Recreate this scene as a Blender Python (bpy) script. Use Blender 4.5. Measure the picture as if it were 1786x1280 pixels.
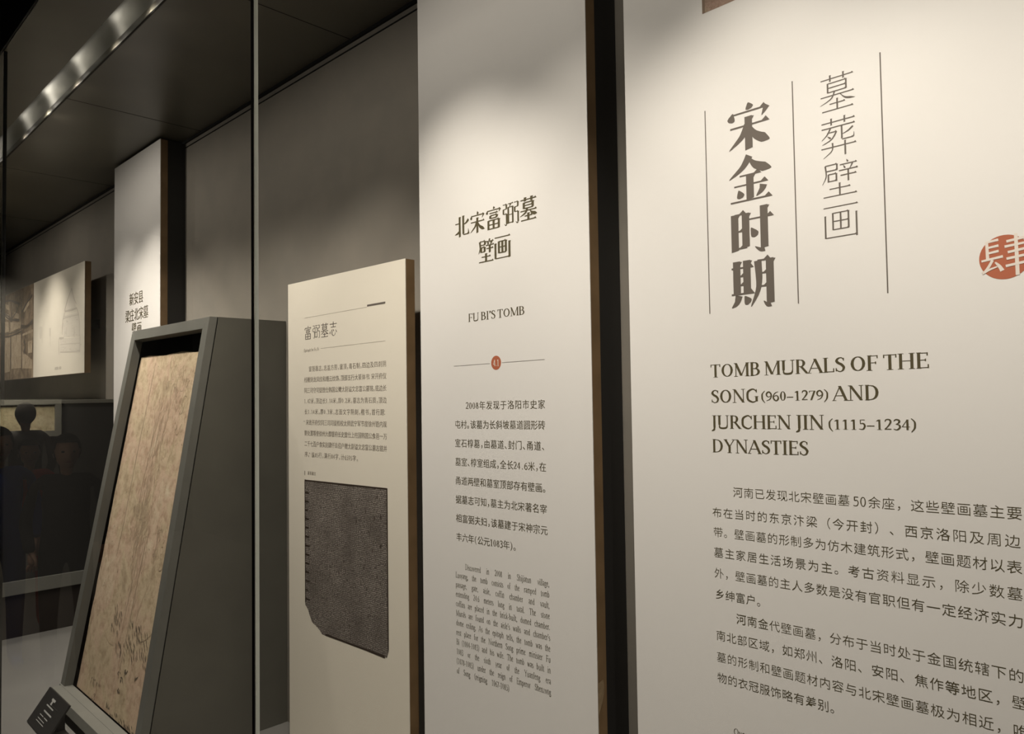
import bpy, bmesh, math, random
from mathutils import Vector, Matrix, Euler
random.seed(7)
for o in list(bpy.data.objects): bpy.data.objects.remove(o, do_unlink=True)
S = bpy.context.scene
C = S.collection

# ------------------------------------------------------------------ camera
YAW, PITCH, ROLL, F = 0.775903, 0.03538, -0.01463, 1290.0
W, H = 1786.0, 1280.0
fw = Vector((-math.sin(YAW)*math.cos(PITCH), math.cos(YAW)*math.cos(PITCH), math.sin(PITCH)))
r0 = Vector((math.cos(YAW), math.sin(YAW), 0)); u0 = r0.cross(fw)
rt = math.cos(ROLL)*r0 + math.sin(ROLL)*u0
up = -math.sin(ROLL)*r0 + math.cos(ROLL)*u0
cd = bpy.data.cameras.new('camera'); cam = bpy.data.objects.new('camera', cd); C.objects.link(cam)
cd.sensor_fit = 'HORIZONTAL'; cd.sensor_width = 36; cd.lens = 36*F/W; cd.clip_start = 0.02; cd.clip_end = 60
M = Matrix.Identity(4)
for i in range(3):
    M[i][0] = rt[i]; M[i][1] = up[i]; M[i][2] = -fw[i]
cam.matrix_world = M
S.camera = cam
def ray(px, py): return fw + rt*((px-W/2)/F) - up*((py-H/2)/F)

# ------------------------------------------------------------------ world, exposure
w = bpy.data.worlds.new('world'); S.world = w; w.use_nodes = True
w.node_tree.nodes['Background'].inputs[0].default_value = (1, .9, .75, 1)
w.node_tree.nodes['Background'].inputs[1].default_value = 0.0
S.view_settings.view_transform = 'Standard'; S.view_settings.look = 'None'
S.view_settings.gamma = 1; S.view_settings.use_curve_mapping = False
S.view_settings.exposure = -0.07
WARM = (1.0, .905, .82)
# spotlights in the ceiling slot of the showcase: x, power
YL, ZL = .800, 1.222
LAMPS = [(.25, 5.5), (-.13, 6.5), (-.58, 10), (-1.0, 4.5), (-1.40, 10.5), (-1.99, 8), (-2.37, 5), (-2.70, 5), (-3.14, 7),
         (-3.54, 13), (-3.93, 6), (-4.55, 6), (-5.2, 14), (-5.75, 6), (-6.4, 6)]
def spot(x, p):
    for kind, e, ang, bl in (('beam', p*7.4, 78, 1.0), ('spill', p*.38, 150, 1.0), ('glow', p*.009, 0, 0)):
        l = bpy.data.lights.new('showcase_'+kind, 'SPOT' if ang else 'POINT')
        if ang: l.spot_size = math.radians(ang); l.spot_blend = bl
        l.energy = e; l.color = WARM; l.shadow_soft_size = .012 if kind == 'glow' else .022
        o = bpy.data.objects.new(l.name, l); C.objects.link(o)
        o.location = (x, YL, {'beam': ZL, 'spill': 1.199, 'glow': 1.243}[kind])
        if kind == 'glow': o.location.y = .776
        d = Vector((0, .19, -1)) if kind == 'beam' else Vector((0, .8, -1))
        o.rotation_euler = d.to_track_quat('-Z', 'Y').to_euler()
for x, p in LAMPS: spot(x, p)
# added hall lights without fixtures: dim fill, and one for the mirrored mural
def area(name, loc, size, e, col, d=(0, 0, -1)):
    l = bpy.data.lights.new(name, 'AREA'); l.shape = 'RECTANGLE'; l.size = size[0]; l.size_y = size[1]; l.energy = e; l.color = col
    o = bpy.data.objects.new(name, l); C.objects.link(o); o.location = loc
    o.rotation_euler = Vector(d).to_track_quat('-Z', 'Y').to_euler()
    return o
def hall_fill(loc, e, d, ang=100):
    l = bpy.data.lights.new('hall_fill_light', 'SPOT'); l.energy = e; l.color = (1, .9, .78); l.spot_size = math.radians(ang); l.spot_blend = 1; l.shadow_soft_size = .03
    o = bpy.data.objects.new('hall_fill_light', l); C.objects.link(o); o.location = loc; o.rotation_euler = Vector(d).to_track_quat('-Z', 'Y').to_euler()
hall_fill((-4.0, -1.4, 1.9), 14, (0, .5, -1)); hall_fill((-1.6, -1.6, 1.9), 12, (0, .8, -1)); hall_fill((.8, -1.6, 1.9), 10, (-.2, .8, -1)); hall_fill((-6.8, -1.2, 1.9), 14, (0, .3, -1))  # unseen fill lights, added to lift the dark hall and the boards
area('mural_fill_light', (-8.45, -.5, .9), (.2, 1.2), 60, (1, .9, .72), (-.55, 0, -1))  # unseen light added to brighten the mirrored mural

# ------------------------------------------------------------------ materials
def mat(name, col, rough=.6, metal=0.0, spec=.5, noise=None, bump=None, col2=None, scale=30, emit=None):
    m = bpy.data.materials.new(name); m.use_nodes = True
    nt = m.node_tree; b = nt.nodes['Principled BSDF']
    b.inputs['Base Color'].default_value = (*col, 1); b.inputs['Roughness'].default_value = rough
    b.inputs['Metallic'].default_value = metal; b.inputs['Specular IOR Level'].default_value = spec
    if emit: b.inputs['Emission Color'].default_value = (*emit[0], 1); b.inputs['Emission Strength'].default_value = emit[1]
    if col2 or bump:
        tc = nt.nodes.new('ShaderNodeTexCoord'); n = nt.nodes.new('ShaderNodeTexNoise')
        n.inputs['Scale'].default_value = scale; n.inputs['Detail'].default_value = 6
        nt.links.new(tc.outputs['Object'], n.inputs['Vector'])
        if col2:
            r = nt.nodes.new('ShaderNodeValToRGB'); r.color_ramp.elements[0].position = .35; r.color_ramp.elements[1].position = .68
            r.color_ramp.elements[0].color = (*col, 1); r.color_ramp.elements[1].color = (*col2, 1)
            nt.links.new(n.outputs[0], r.inputs[0]); nt.links.new(r.outputs[0], b.inputs['Base Color'])
        if bump:
            bp = nt.nodes.new('ShaderNodeBump'); bp.inputs['Strength'].default_value = bump; bp.inputs['Distance'].default_value = .001
            nt.links.new(n.outputs[0], bp.inputs['Height']); nt.links.new(bp.outputs[0], b.inputs['Normal'])
    return m
MW = {}
MW['white'] = mat('printed_white_sheet', (.80, .775, .735), .55, bump=.04, scale=55)
MW['cream'] = mat('printed_cream_sheet', (.80, .745, .63), .5, bump=.04, scale=55)
MW['brown'] = mat('brown_board_edge', (.25, .16, .08), .5, col2=(.19, .12, .058), scale=14)
MW['chip'] = mat('chipped_board', (.38, .28, .16), .8, col2=(.28, .20, .11), scale=60)
MW['black'] = mat('black_backing', (.012, .011, .010), .7)
MW['solid_black'] = mat('plain_black', (.02, .019, .018), .55)
MW['wall'] = mat('grey_fabric_wall', (.27, .245, .205), .9, col2=(.245, .225, .19), scale=9, bump=.3)
MW['ceil'] = mat('dark_ceiling_panel', (.13, .12, .092), .36, col2=(.11, .10, .078), scale=5)
MW['groove'] = mat('black_groove', (.004, .004, .004), .9)
MW['plat'] = mat('grey_platform', (.17, .165, .15), .6, col2=(.155, .15, .14), scale=6)
MW['stand'] = mat('olive_grey_stand', (.14, .135, .112), .45, col2=(.125, .12, .10), scale=7)
MW['frame'] = mat('grey_green_frame', (.19, .188, .165), .45, col2=(.165, .165, .145), scale=9)
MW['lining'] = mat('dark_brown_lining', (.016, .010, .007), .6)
MW['metal'] = mat('brushed_aluminium', (.42, .42, .39), .42, metal=1.0)
MW['ink'] = mat('dark_brown_ink', (.085, .068, .030), .6)
MW['ink2'] = mat('grey_brown_ink', (.13, .108, .088), .6)
MW['ink3'] = mat('pale_brown_ink', (.20, .165, .125), .6)
MW['red'] = mat('vermilion_ink', (.44, .125, .06), .6)
MW['pinkw'] = mat('white_seal_letters', (.78, .70, .62), .6)
MW['halldark'] = mat('dark_hall_paint', (.014, .013, .011), .8)
MW['hallfloor'] = mat('dark_hall_floor', (.05, .045, .04), .4)
MW['seal'] = mat('black_silicone', (.006, .006, .006), .6)
MW['edgeglass'] = mat('polished_glass_edge', (.86, .88, .80), .3)
def glass():
    m = bpy.data.materials.new('clear_showcase_glass'); m.use_nodes = True; nt = m.node_tree; nt.nodes.clear()
    o = nt.nodes.new('ShaderNodeOutputMaterial'); mx = nt.nodes.new('ShaderNodeMixShader')
    t = nt.nodes.new('ShaderNodeBsdfTransparent'); t.inputs[0].default_value = (.99, 1, .985, 1)
    g = nt.nodes.new('ShaderNodeBsdfGlossy'); g.inputs['Roughness'].default_value = 0.0
    fr = nt.nodes.new('ShaderNodeFresnel'); fr.inputs[0].default_value = 1.5
    ge = nt.nodes.new('ShaderNodeNewGeometry'); inv = nt.nodes.new('ShaderNodeMath'); inv.operation = 'SUBTRACT'; inv.inputs[0].default_value = 1
    mu = nt.nodes.new('ShaderNodeMath'); mu.operation = 'MULTIPLY'
    nt.links.new(ge.outputs['Backfacing'], inv.inputs[1]); nt.links.new(inv.outputs[0], mu.inputs[0]); nt.links.new(fr.outputs[0], mu.inputs[1])
    nt.links.new(mu.outputs[0], mx.inputs[0]); nt.links.new(t.outputs[0], mx.inputs[1]); nt.links.new(g.outputs[0], mx.inputs[2])
    nt.links.new(mx.outputs[0], o.inputs[0]); return m
MW['glass'] = glass()
def mural_mat(name, cols, scale=5.0):
    m = bpy.data.materials.new(name); m.use_nodes = True; nt = m.node_tree; b = nt.nodes['Principled BSDF']
    b.inputs['Roughness'].default_value = .85
    tc = nt.nodes.new('ShaderNodeTexCoord')
    n1 = nt.nodes.new('ShaderNodeTexNoise'); n1.inputs['Scale'].default_value = scale; n1.inputs['Detail'].default_value = 8; n1.inputs['Roughness'].default_value = .62; n1.inputs['Distortion'].default_value = .6
    n2 = nt.nodes.new('ShaderNodeTexNoise'); n2.inputs['Scale'].default_value = scale*9; n2.inputs['Detail'].default_value = 8; n2.inputs['Roughness'].default_value = .7
    nt.links.new(tc.outputs['Object'], n1.inputs[0]); nt.links.new(tc.outputs['Object'], n2.inputs[0])
    r = nt.nodes.new('ShaderNodeValToRGB'); e = r.color_ramp.elements
    ps = [.32, .44, .54, .66]
    e[0].position = ps[0]; e[0].color = (*cols[0], 1); e[1].position = ps[3]; e[1].color = (*cols[3], 1)
    for k in (1, 2): q = e.new(ps[k]); q.color = (*cols[k], 1)
    nt.links.new(n1.outputs[0], r.inputs[0])
    r2 = nt.nodes.new('ShaderNodeValToRGB'); r2.color_ramp.elements[0].position = .33; r2.color_ramp.elements[1].position = .55
    r2.color_ramp.elements[0].color = (.62, .56, .50, 1); r2.color_ramp.elements[1].color = (1, 1, 1, 1)
    nt.links.new(n2.outputs[0], r2.inputs[0])
    mx = nt.nodes.new('ShaderNodeMixRGB'); mx.blend_type = 'MULTIPLY'; mx.inputs[0].default_value = .8
    nt.links.new(r.outputs[0], mx.inputs[1]); nt.links.new(r2.outputs[0], mx.inputs[2]); nt.links.new(mx.outputs[0], b.inputs['Base Color'])
    bp = nt.nodes.new('ShaderNodeBump'); bp.inputs['Strength'].default_value = .5; bp.inputs['Distance'].default_value = .003
    nt.links.new(n2.outputs[0], bp.inputs['Height']); nt.links.new(bp.outputs[0], b.inputs['Normal'])
    return m
MW['mural'] = mural_mat('old_mural_plaster', [(.48, .37, .24), (.66, .53, .35), (.66, .48, .34), (.76, .64, .45)], 3.6)
MW['mural_line'] = mat('faded_mural_line', (.49, .38, .26), .9)
MW['mural_dark'] = mat('dark_mural_line', (.15, .12, .08), .9)
MW['hole'] = mat('chipped_hole', (.04, .03, .02), .9)
MW['print_pink'] = mural_mat('printed_mural_picture', [(.26, .19, .13), (.36, .26, .19), (.40, .27, .21), (.42, .33, .23)], 22)
MW['photo'] = mural_mat('printed_tomb_photo', [(.09, .065, .04), (.17, .12, .075), (.24, .175, .11), (.34, .26, .17)], 9)
MW['photo_dark'] = mat('photo_dark_tone', (.07, .05, .035), .6)
MW['photo_pale'] = mural_mat('photo_pale_tone', [(.30, .23, .15), (.42, .33, .22), (.48, .38, .26), (.55, .45, .32)], 14)
MW['pencil'] = mat('pencil_line', (.58, .53, .45), .7)
MW['pencil2'] = mat('pencil_shade', (.70, .65, .555), .7)
def rub_mat():
    m = bpy.data.materials.new('ink_rubbing'); m.use_nodes = True; nt = m.node_tree; b = nt.nodes['Principled BSDF']
    b.inputs['Roughness'].default_value = .6
    tc = nt.nodes.new('ShaderNodeTexCoord')
    mp = nt.nodes.new('ShaderNodeMapping'); mp.inputs['Rotation'].default_value = (math.radians(90), 0, 0)
    nt.links.new(tc.outputs['Object'], mp.inputs[0])
    n = nt.nodes.new('ShaderNodeTexNoise'); n.inputs['Scale'].default_value = 230; n.inputs['Detail'].default_value = 3
    n2 = nt.nodes.new('ShaderNodeTexNoise'); n2.inputs['Scale'].default_value = 9; n2.inputs['Detail'].default_value = 6
    wv = nt.nodes.new('ShaderNodeTexBrick'); wv.inputs['Scale'].default_value = 1
    wv.inputs['Brick Width'].default_value = .0052; wv.inputs['Row Height'].default_value = .0056; wv.inputs['Mortar Size'].default_value = .0011; wv.offset = 0
    wv.inputs['Color1'].default_value = (1, 1, 1, 1); wv.inputs['Color2'].default_value = (.7, .7, .7, 1); wv.inputs['Mortar'].default_value = (0, 0, 0, 1)
    nt.links.new(tc.outputs['Object'], n.inputs[0]); nt.links.new(tc.outputs['Object'], n2.inputs[0]); nd = nt.nodes.new('ShaderNodeTexNoise'); nd.inputs['Scale'].default_value = 60; nt.links.new(tc.outputs['Object'], nd.inputs[0])
    va = nt.nodes.new('ShaderNodeVectorMath'); va.operation = 'MULTIPLY_ADD'; va.inputs[1].default_value = (.006, .006, .006)
    nt.links.new(nd.outputs['Color'], va.inputs[0]); nt.links.new(mp.outputs[0], va.inputs[2]); nt.links.new(va.outputs[0], wv.inputs[0])
    r = nt.nodes.new('ShaderNodeValToRGB'); r.color_ramp.elements[0].position = .40; r.color_ramp.elements[1].position = .52
    nt.links.new(n.outputs[0], r.inputs[0])
    m1 = nt.nodes.new('ShaderNodeMath'); m1.operation = 'MULTIPLY'; nt.links.new(r.outputs[0], m1.inputs[0]); nt.links.new(wv.outputs[0], m1.inputs[1])
    m2 = nt.nodes.new('ShaderNodeMath'); m2.operation = 'MULTIPLY'; nt.links.new(m1.outputs[0], m2.inputs[0])
    r2 = nt.nodes.new('ShaderNodeValToRGB'); r2.color_ramp.elements[0].position = .3; r2.color_ramp.elements[0].color = (.35, .35, .35, 1); r2.color_ramp.elements[1].position = .65
    nt.links.new(n2.outputs[0], r2.inputs[0]); nt.links.new(r2.outputs[0], m2.inputs[1])
    mx = nt.nodes.new('ShaderNodeMixRGB'); mx.inputs[1].default_value = (.070, .056, .046, 1); mx.inputs[2].default_value = (.66, .60, .53, 1)
    nt.links.new(m2.outputs[0], mx.inputs[0]); nt.links.new(mx.outputs[0], b.inputs['Base Color'])
    return m
MW['rub'] = rub_mat()

# ------------------------------------------------------------------ mesh helpers
class MB:
    def __init__(s): s.v = []; s.f = []; s.n = 0
    def poly(s, pts): k = len(s.v); s.v += [tuple(p) for p in pts]; s.f.append(tuple(range(k, k+len(pts))))
    def hexa(s, p):
        k = len(s.v); s.v += [tuple(q) for q in p]
        for f in ((0, 3, 2, 1), (4, 5, 6, 7), (0, 1, 5, 4), (1, 2, 6, 5), (2, 3, 7, 6), (3, 0, 4, 7)): s.f.append(tuple(k+i for i in f))
    def box(s, x0, x1, y0, y1, z0, z1):
        s.hexa([(x0, y0, z0), (x1, y0, z0), (x1, y1, z0), (x0, y1, z0), (x0, y0, z1), (x1, y0, z1), (x1, y1, z1), (x0, y1, z1)])
    def build(s, name, m, parent=None, bevel=0, smooth=False, recalc=False):
        me = bpy.data.meshes.new(name); 
        org = Vector((0, 0, 0))
        if parent: org = parent.location
        me.from_pydata([(p[0]-org[0], p[1]-org[1], p[2]-org[2]) for p in s.v], [], s.f); me.update()
        if recalc or bevel:
            b = bmesh.new(); b.from_mesh(me); bmesh.ops.recalc_face_normals(b, faces=b.faces)
            if bevel: bmesh.ops.bevel(b, geom=list(b.edges), offset=bevel, segments=2, affect='EDGES', profile=.7)
            b.to_mesh(me); b.free()
        if smooth:
            for p in me.polygons: p.use_smooth = True
        me.materials.append(MW[m] if isinstance(m, str) else m)
        o = bpy.data.objects.new(name, me); C.objects.link(o)
        if parent:
            o.parent = parent
        return o
def tag(o, label=None, cat=None, group=None, kind=None):
    for k, v in (('label', label), ('category', cat), ('group', group), ('kind', kind)):
        if v: o[k] = v
    return o
def thing(name, label, cat, loc=(0, 0, 0), group=None):
    o = bpy.data.objects.new(name, None); C.objects.link(o); o.location = loc; o.empty_display_size = .05
    return tag(o, label, cat, group)
def cbox(name, m, b, parent=None, bevel=0):
    q = MB(); q.box(*b); return q.build(name, m, parent, bevel)
def struct(o): o['kind'] = 'structure'; return o

# ------------------------------------------------------------------ setting
WY, CZ, FZ, GY, HF = 1.389, 1.203, -1.2, .574, -1.6
XL, XR = -7.6, .75
struct(cbox('wall_back', 'wall', (XL, XR, WY, WY+.1, HF, CZ+.2)))
struct(cbox('trim_1', 'groove', (XL, XR, WY-.004, WY+.001, 1.171, 1.1735)))
struct(cbox('trim_2', 'groove', (XL, XR, WY-.008, WY+.001, 1.192, CZ+.01)))
# showcase ceiling with a long lighting slot
c_ = MB(); c_.box(XL, XR, GY, .756, CZ, CZ+.02); c_.box(XL, XR, .838, WY, CZ, CZ+.02)
ceil = struct(c_.build('ceiling', 'ceil'))
for x in (-.9, -2.1, -3.3, -4.5, -5.7):
    cbox('panel_joint', 'groove', (x-.0015, x+.0015, .84, WY, CZ-.0006, CZ+.001), ceil)
# concave slot reflector: the far wall curves up and over the lamps
pr = [(.8385, CZ-.001)]+[(.797+.0415*math.cos(math.radians(a)), CZ+.012+.070*math.sin(math.radians(a))) for a in range(0, 181, 12)]+[(.7555, CZ+.0)]
sm = bpy.data.meshes.new('trim_3')
sm.from_pydata([(x, y, z) for y, z in pr for x in (XL, XR)], [], [(2*k, 2*k+1, 2*k+3, 2*k+2) for k in range(len(pr)-1)])
for p in sm.polygons: p.use_smooth = True
sm.materials.append(MW['metal']); so = bpy.data.objects.new('trim_3', sm); C.objects.link(so); struct(so)
struct(cbox('trim_5', 'black', (XL, XR, .842, .846, CZ-.002, CZ+.002)))
struct(cbox('wall_left', 'halldark', (XL-.1, XL, GY, WY, HF, CZ+.2)))
struct(cbox('wall_right', 'solid_black', (XR, XR+.1, GY, WY, HF, CZ+.2)))
struct(cbox('floor', 'plat', (XL, XR, GY-.01, WY, FZ-.05, FZ)))
struct(cbox('trim_6', 'halldark', (XL, XR, GY-.03, GY-.005, HF, FZ-.002)))
struct(cbox('trim_7', 'black', (-9.2, 2.2, GY-.006, GY-.001, CZ+.001, 1.95)))
# hall around the visitor
struct(cbox('floor', 'hallfloor', (-9.2, 2.2, -2.6, GY-.03, HF-.1, HF)))
struct(cbox('ceiling', 'halldark', (-9.2, 2.2, -2.6, WY, 1.95, 2.05)))
struct(cbox('wall_front', 'halldark', (-9.2, 2.2, -2.7, -2.6, HF, 2.05)))
struct(cbox('wall_left', 'halldark', (-9.3, -9.2, -2.6, 1.5, HF, 2.05)))
struct(cbox('wall_right', 'halldark', (2.2, 2.3, -2.6, 1.5, HF, 2.05)))

# spotlight heads tucked up in the slot
def lamp_head():
    t = thing('recessed_spotlight', 'small recessed spotlight hidden up inside the ceiling slot', 'spotlight', (0, .784, 1.264), 'recessed spotlights in the ceiling slot')
    m = MB(); n = 12
    ring = lambda r, a, z: (r*math.cos(a), .784+r*math.sin(a), z)
    for k in range(n):
        a, b = 2*math.pi*k/n, 2*math.pi*(k+1)/n
        m.poly([ring(.012, a, 1.264), ring(.012, b, 1.264), ring(.012, b, 1.278), ring(.012, a, 1.278)])
    m.build('housing', 'black', t)
    m = MB(); m.poly([ring(.010, 2*math.pi*k/n, 1.266) for k in range(n)])
    m.build('lens', mat('spotlight_lens', (.9, .85, .7), .3, emit=((1, .88, .7), 1.2)), t)
    return t
l0 = lamp_head()
for i, (x, p) in enumerate(LAMPS):
    if i == 0: l0.location.x = x; continue
    c = l0.copy(); C.objects.link(c); c.location.x = x
    for ch in l0.children:
        d = ch.copy(); C.objects.link(d); d.parent = c

# glass front: panes with a narrow joint between them
def pane(x0, x1, label):
    t = thing('glass_pane', label, 'glass pane', ((x0+x1)/2, GY+.006, FZ))
    cbox('pane', 'glass', (x0, x1, GY, GY+.0075, FZ, CZ), t)
    for x, s in ((x1, 1),):
        cbox('polished_edge', 'edgeglass', (min(x, x+s*.0012), max(x, x+s*.0012), GY+.0003, GY+.0072, FZ, CZ), t)
    return t
J1, JW = -1.160, 1.829
pane(J1+.0035, J1+.0035+JW, 'clear glass pane of the showcase in front of the large introduction panel')
pane(J1-JW, J1, 'clear glass pane of the showcase in front of the slanted mural stand')
pane(J1-2*JW-.006, J1-JW-.006, 'clear glass pane at the far left, covering the picture board')
pane(J1-3*JW-.012, J1-2*JW-.012, 'farthest clear glass pane of the showcase front, past the left edge of view')
def joint(x, label):
    o = cbox('silicone_joint', 'seal', (x+.0013, x+.0047, GY+.0008, GY+.011, FZ, CZ)); tag(o, label, 'seal')
cbox_s = cbox('silicone_bead', 'seal', (J1-.008, J1-.0003, GY-.0012, GY-.0001, FZ, CZ)); tag(cbox_s, 'narrow black bead along the bright upright glass edge', 'seal')
joint(J1-JW-.006, 'thin upright black seal between glass panes at the left edge of the photo')

# ------------------------------------------------------------------ lettering
PY = 1.275                                  # front face of the boards
SL = .0135                                  # the prints hang a touch out of level
def onp(px, py, Y=PY):
    d = ray(px, py); d = d*(Y/d.y); return (d.x, d.z)
class Ink:
    """collects flat printed shapes (x, z) on the face of a board"""
    def __init__(s, xref, y=PY, slope=SL, lift=.00015): s.m = MB(); s.x0 = xref; s.y = y; s.sl = slope; s.k = 0; s.lift = lift
    def pts(s, p):
        s.k += 1; y = s.y - s.lift - (s.k % 40)*.3e-5
        s.m.poly([(x, y, z + s.sl*(x-s.x0)) for x, z in p])
    def mesh(s, V, Fc, f):
        s.k += 1; y = s.y - s.lift - (s.k % 40)*.3e-5; k = len(s.m.v)
        for x, z in V:
            x, z = f(x, z); s.m.v.append((x, y, z + s.sl*(x-s.x0)))
        for q in Fc: s.m.f.append(tuple(k+i for i in q))
    def build(s, name, m, parent): return s.m.build(name, m, parent)
# glyph cache from Blender's own built-in font
GL = {}
def load_glyphs(req):
    objs = []; ar = {}; req = req | {(c, 'n') for c, s in req}
    for ch, st in sorted(req):
        c = bpy.data.curves.new('g', 'FONT'); c.body = ch; c.resolution_u = 3; c.offset = {'n': 0, 'l': -.007}[st]
        o = bpy.data.objects.new('g', c); C.objects.link(o); objs.append((ch, st, o, c))
    dg = bpy.context.evaluated_depsgraph_get(); dg.update()
    for ch, st, o, c in objs:
        e = o.evaluated_get(dg); me = e.to_mesh()
        ar[(ch, st)] = sum(p.area for p in me.polygons)
        GL[(ch, st)] = ([(v.co.x, v.co.y) for v in me.vertices], [tuple(p.vertices) for p in me.polygons])
        e.to_mesh_clear()
    for ch, st, o, c in objs: bpy.data.objects.remove(o, do_unlink=True); bpy.data.curves.remove(c)
    rs = sorted(ar[(c, 'l')]/max(ar[(c, 'n')], 1e-6) for c, st in ar if st == 'l'); med = rs[len(rs)//2]
    for c, st in list(ar):                   # thinned outlines that folded over fall back to the plain ones
        if st == 'l' and ar[(c, 'l')]/max(ar[(c, 'n')], 1e-6) > med+.07: GL[(c, 'l')] = GL[(c, 'n')]
HALF = '，。、；：“”（）().,'
def put_glyph(ink, ch, st, xc, zc, sx, sz, shift=0):
    if ch in ' 　': return
    V, Fc = GL[(ch, st)]
    if not V: return
    if ord(ch) < 0x2000:                     # centre narrow glyphs on their own width
        mx = (min(v[0] for v in V)+max(v[0] for v in V))/2
    else: mx = .5
    ink.mesh(V, Fc, lambda x, z: (xc+(x-mx)*sx, zc+(z-.37)*sz))
    if shift: ink.mesh(V, Fc, lambda x, z: (xc+(x-mx)*sx+shift, zc+(z-.37)*sz))
def line_pitch(ink, s, xa, xb, zc, size, st='l', last=None):
    """centres spaced evenly: xa is the first glyph, xb that of index last"""
    n = (last if last is not None else len(s)-1); p = (xb-xa)/max(n, 1)
    for i, ch in enumerate(s): put_glyph(ink, ch, st, xa+i*p, zc, size, size)
def line_fit(ink, s, x0, x1, zc, size, st='m', shift=0, half=HALF, asc=.5):
    wd = [(asc if ord(c) < 0x2000 else .52 if c in half else 1.0) for c in s]
    k = (x1-x0)/sum(wd); x = x0
    for c, a in zip(s, wd):
        if shift and c in ROM and c in '0123456789().':
            for P in roman_polys(c, .11, .05): ink.pts([(x+(u-ROM[c][0]/2+.25)*k, zc-size*.36+v*size*.72) for u, v in P])
            x += a*k; continue
        if c in '，。、' and a < 1: put_glyph(ink, c, st, x+.5*k*1.0, zc, min(size, k*1.02), size, shift)
        else: put_glyph(ink, c, st, x+a*k/2, zc, min(size, k*1.02) if ord(c) > 0x2000 else size*.92, size, shift)
        x += a*k

# --- brush shapes for the Song-style headings, drawn stroke by stroke
def catmull(P, n=7):
    if len(P) == 2: return [(P[0][0]+(P[1][0]-P[0][0])*t/n, P[0][1]+(P[1][1]-P[0][1])*t/n) for t in range(n+1)]
    Q = [P[0]]+list(P)+[P[-1]]; o = []
    for i in range(1, len(Q)-2):
        a, b, c, d = Q[i-1:i+3]
        for k in range(n):
            t = k/n; o.append(tuple(.5*(2*b[j]+(c[j]-a[j])*t+(2*a[j]-5*b[j]+4*c[j]-d[j])*t*t+(3*b[j]-a[j]-3*c[j]+d[j])*t**3) for j in (0, 1)))
    o.append(P[-1]); return o
def ribbon(P, wd, n=7):
    """list of quads along a curve; wd = widths at even parameter steps"""
    L = catmull(P, n); m = len(L)-1; out = []; E = []
    for i, (x, y) in enumerate(L):
        a = L[max(i-1, 0)]; b = L[min(i+1, m)]; dx, dy = b[0]-a[0], b[1]-a[1]; l = math.hypot(dx, dy) or 1
        t = i/m*(len(wd)-1); k = min(int(t), len(wd)-2); ww = wd[k]+(wd[k+1]-wd[k])*(t-k)
        E.append(((x-dy/l*ww/2, y+dx/l*ww/2), (x+dy/l*ww/2, y-dx/l*ww/2)))
    for (a, b), (c, d) in zip(E, E[1:]): out.append([a, b, d, c])
    return out
SONG = {
'宋': 'D50,98,54,84;D15,84,9,66;H12,90,80;K92,82,80,64;H8,94,52;V50,1,70;P48,52,34,30,5,8;N52,52,66,28,96,12',
'金': 'P50,99,34,76,3,55;N48,96,64,76,98,62;H27,73,58;H14,88,37;V50,3,58;D24,28,30,10;P80,30,76,20,64,8;H5,96,3',
'时': 'V13,6,88;V38,12,88;H13,38,87;H13,38,50;H13,38,13;H44,98,73;V79,5,98;K79,5,70,4,58,12;D50,54,61,34',
'期': 'V15,28,96;V38,28,96;H3,51,82;H15,38,65;H15,38,47;H2,52,29;P19,26,14,12,2,2;D32,24,42,8;P63,92,64,40,46,1;H62,90,92;V89,3,94;K89,4,82,2,74,10;H63,89,66;H63,89,40',
'墓': 'H6,94,88;V32,80,98;V68,80,98;V25,51,77;V75,51,77;H25,75,76;H25,75,64;H25,75,52;H5,95,42;P44,53,34,34,3,21;N58,42,72,28,98,21;V50,4,32;H29,71,20;H8,92,3',
'葬': 'H5,95,88;V32,80,98;V68,80,98;H5,95,74;P30,74,20,58,5,46;P46,62,32,44,6,34;H20,46,62;D20,54,30,46;V60,40,74;H60,90,38;K91,38,92,44,92,50;P90,65,76,56,60,51;H3,97,23;P34,34,32,14,8,-2;V68,-3,34',
'壁': 'P12,92,14,62,3,40;H12,44,92;V44,75,92;H12,44,76;V20,44,66;V42,44,66;H20,42,66;H20,42,46;D70,99,74,91;H52,97,87;D61,85,66,75;P86,86,82,78,78,72;H49,99,71;H53,95,57;V74,38,71;H22,78,24;V50,4,38;H5,95,3',
'画': 'H4,96,93;V29,26,76;V71,26,76;H29,71,75;H29,71,51;H29,71,27;V50,26,76;V8,4,70;H8,92,5;V92,0,70',
'北': 'V36,1,94;H6,36,64;P38,28,20,20,3,16;V60,12,96;P95,74,80,62,60,55;H60,94,10;K95,9,94,22,93,32',
'富': 'D50,99,54,88;D14,86,8,70;H11,90,83;K92,84,86,76,82,70;H25,75,71;V30,48,61;V70,48,61;H30,70,61;H30,70,49;V18,0,41;V82,0,41;H18,82,40;H18,82,21;H18,82,3;V50,3,40',
'弼': 'H5,26,91;V26,70,91;H7,26,71;V8,50,71;H8,27,50;V27,5,50;K27,5,20,2,13,9;H36,65,91;P50,91,48,84,44,77;V37,6,77;V63,6,77;H37,63,76;H37,63,44;H37,63,10;H72,93,91;V93,70,91;H74,93,71;V75,50,71;H75,94,50;V94,5,50;K94,5,87,2,80,9',
'志': 'H7,93,83;V50,62,99;H20,80,62;D15,38,7,16;V34,14,44;K34,14,50,2,70,8;K70,8,74,18,76,26;D48,48,57,32;D78,44,91,24',
}
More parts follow.
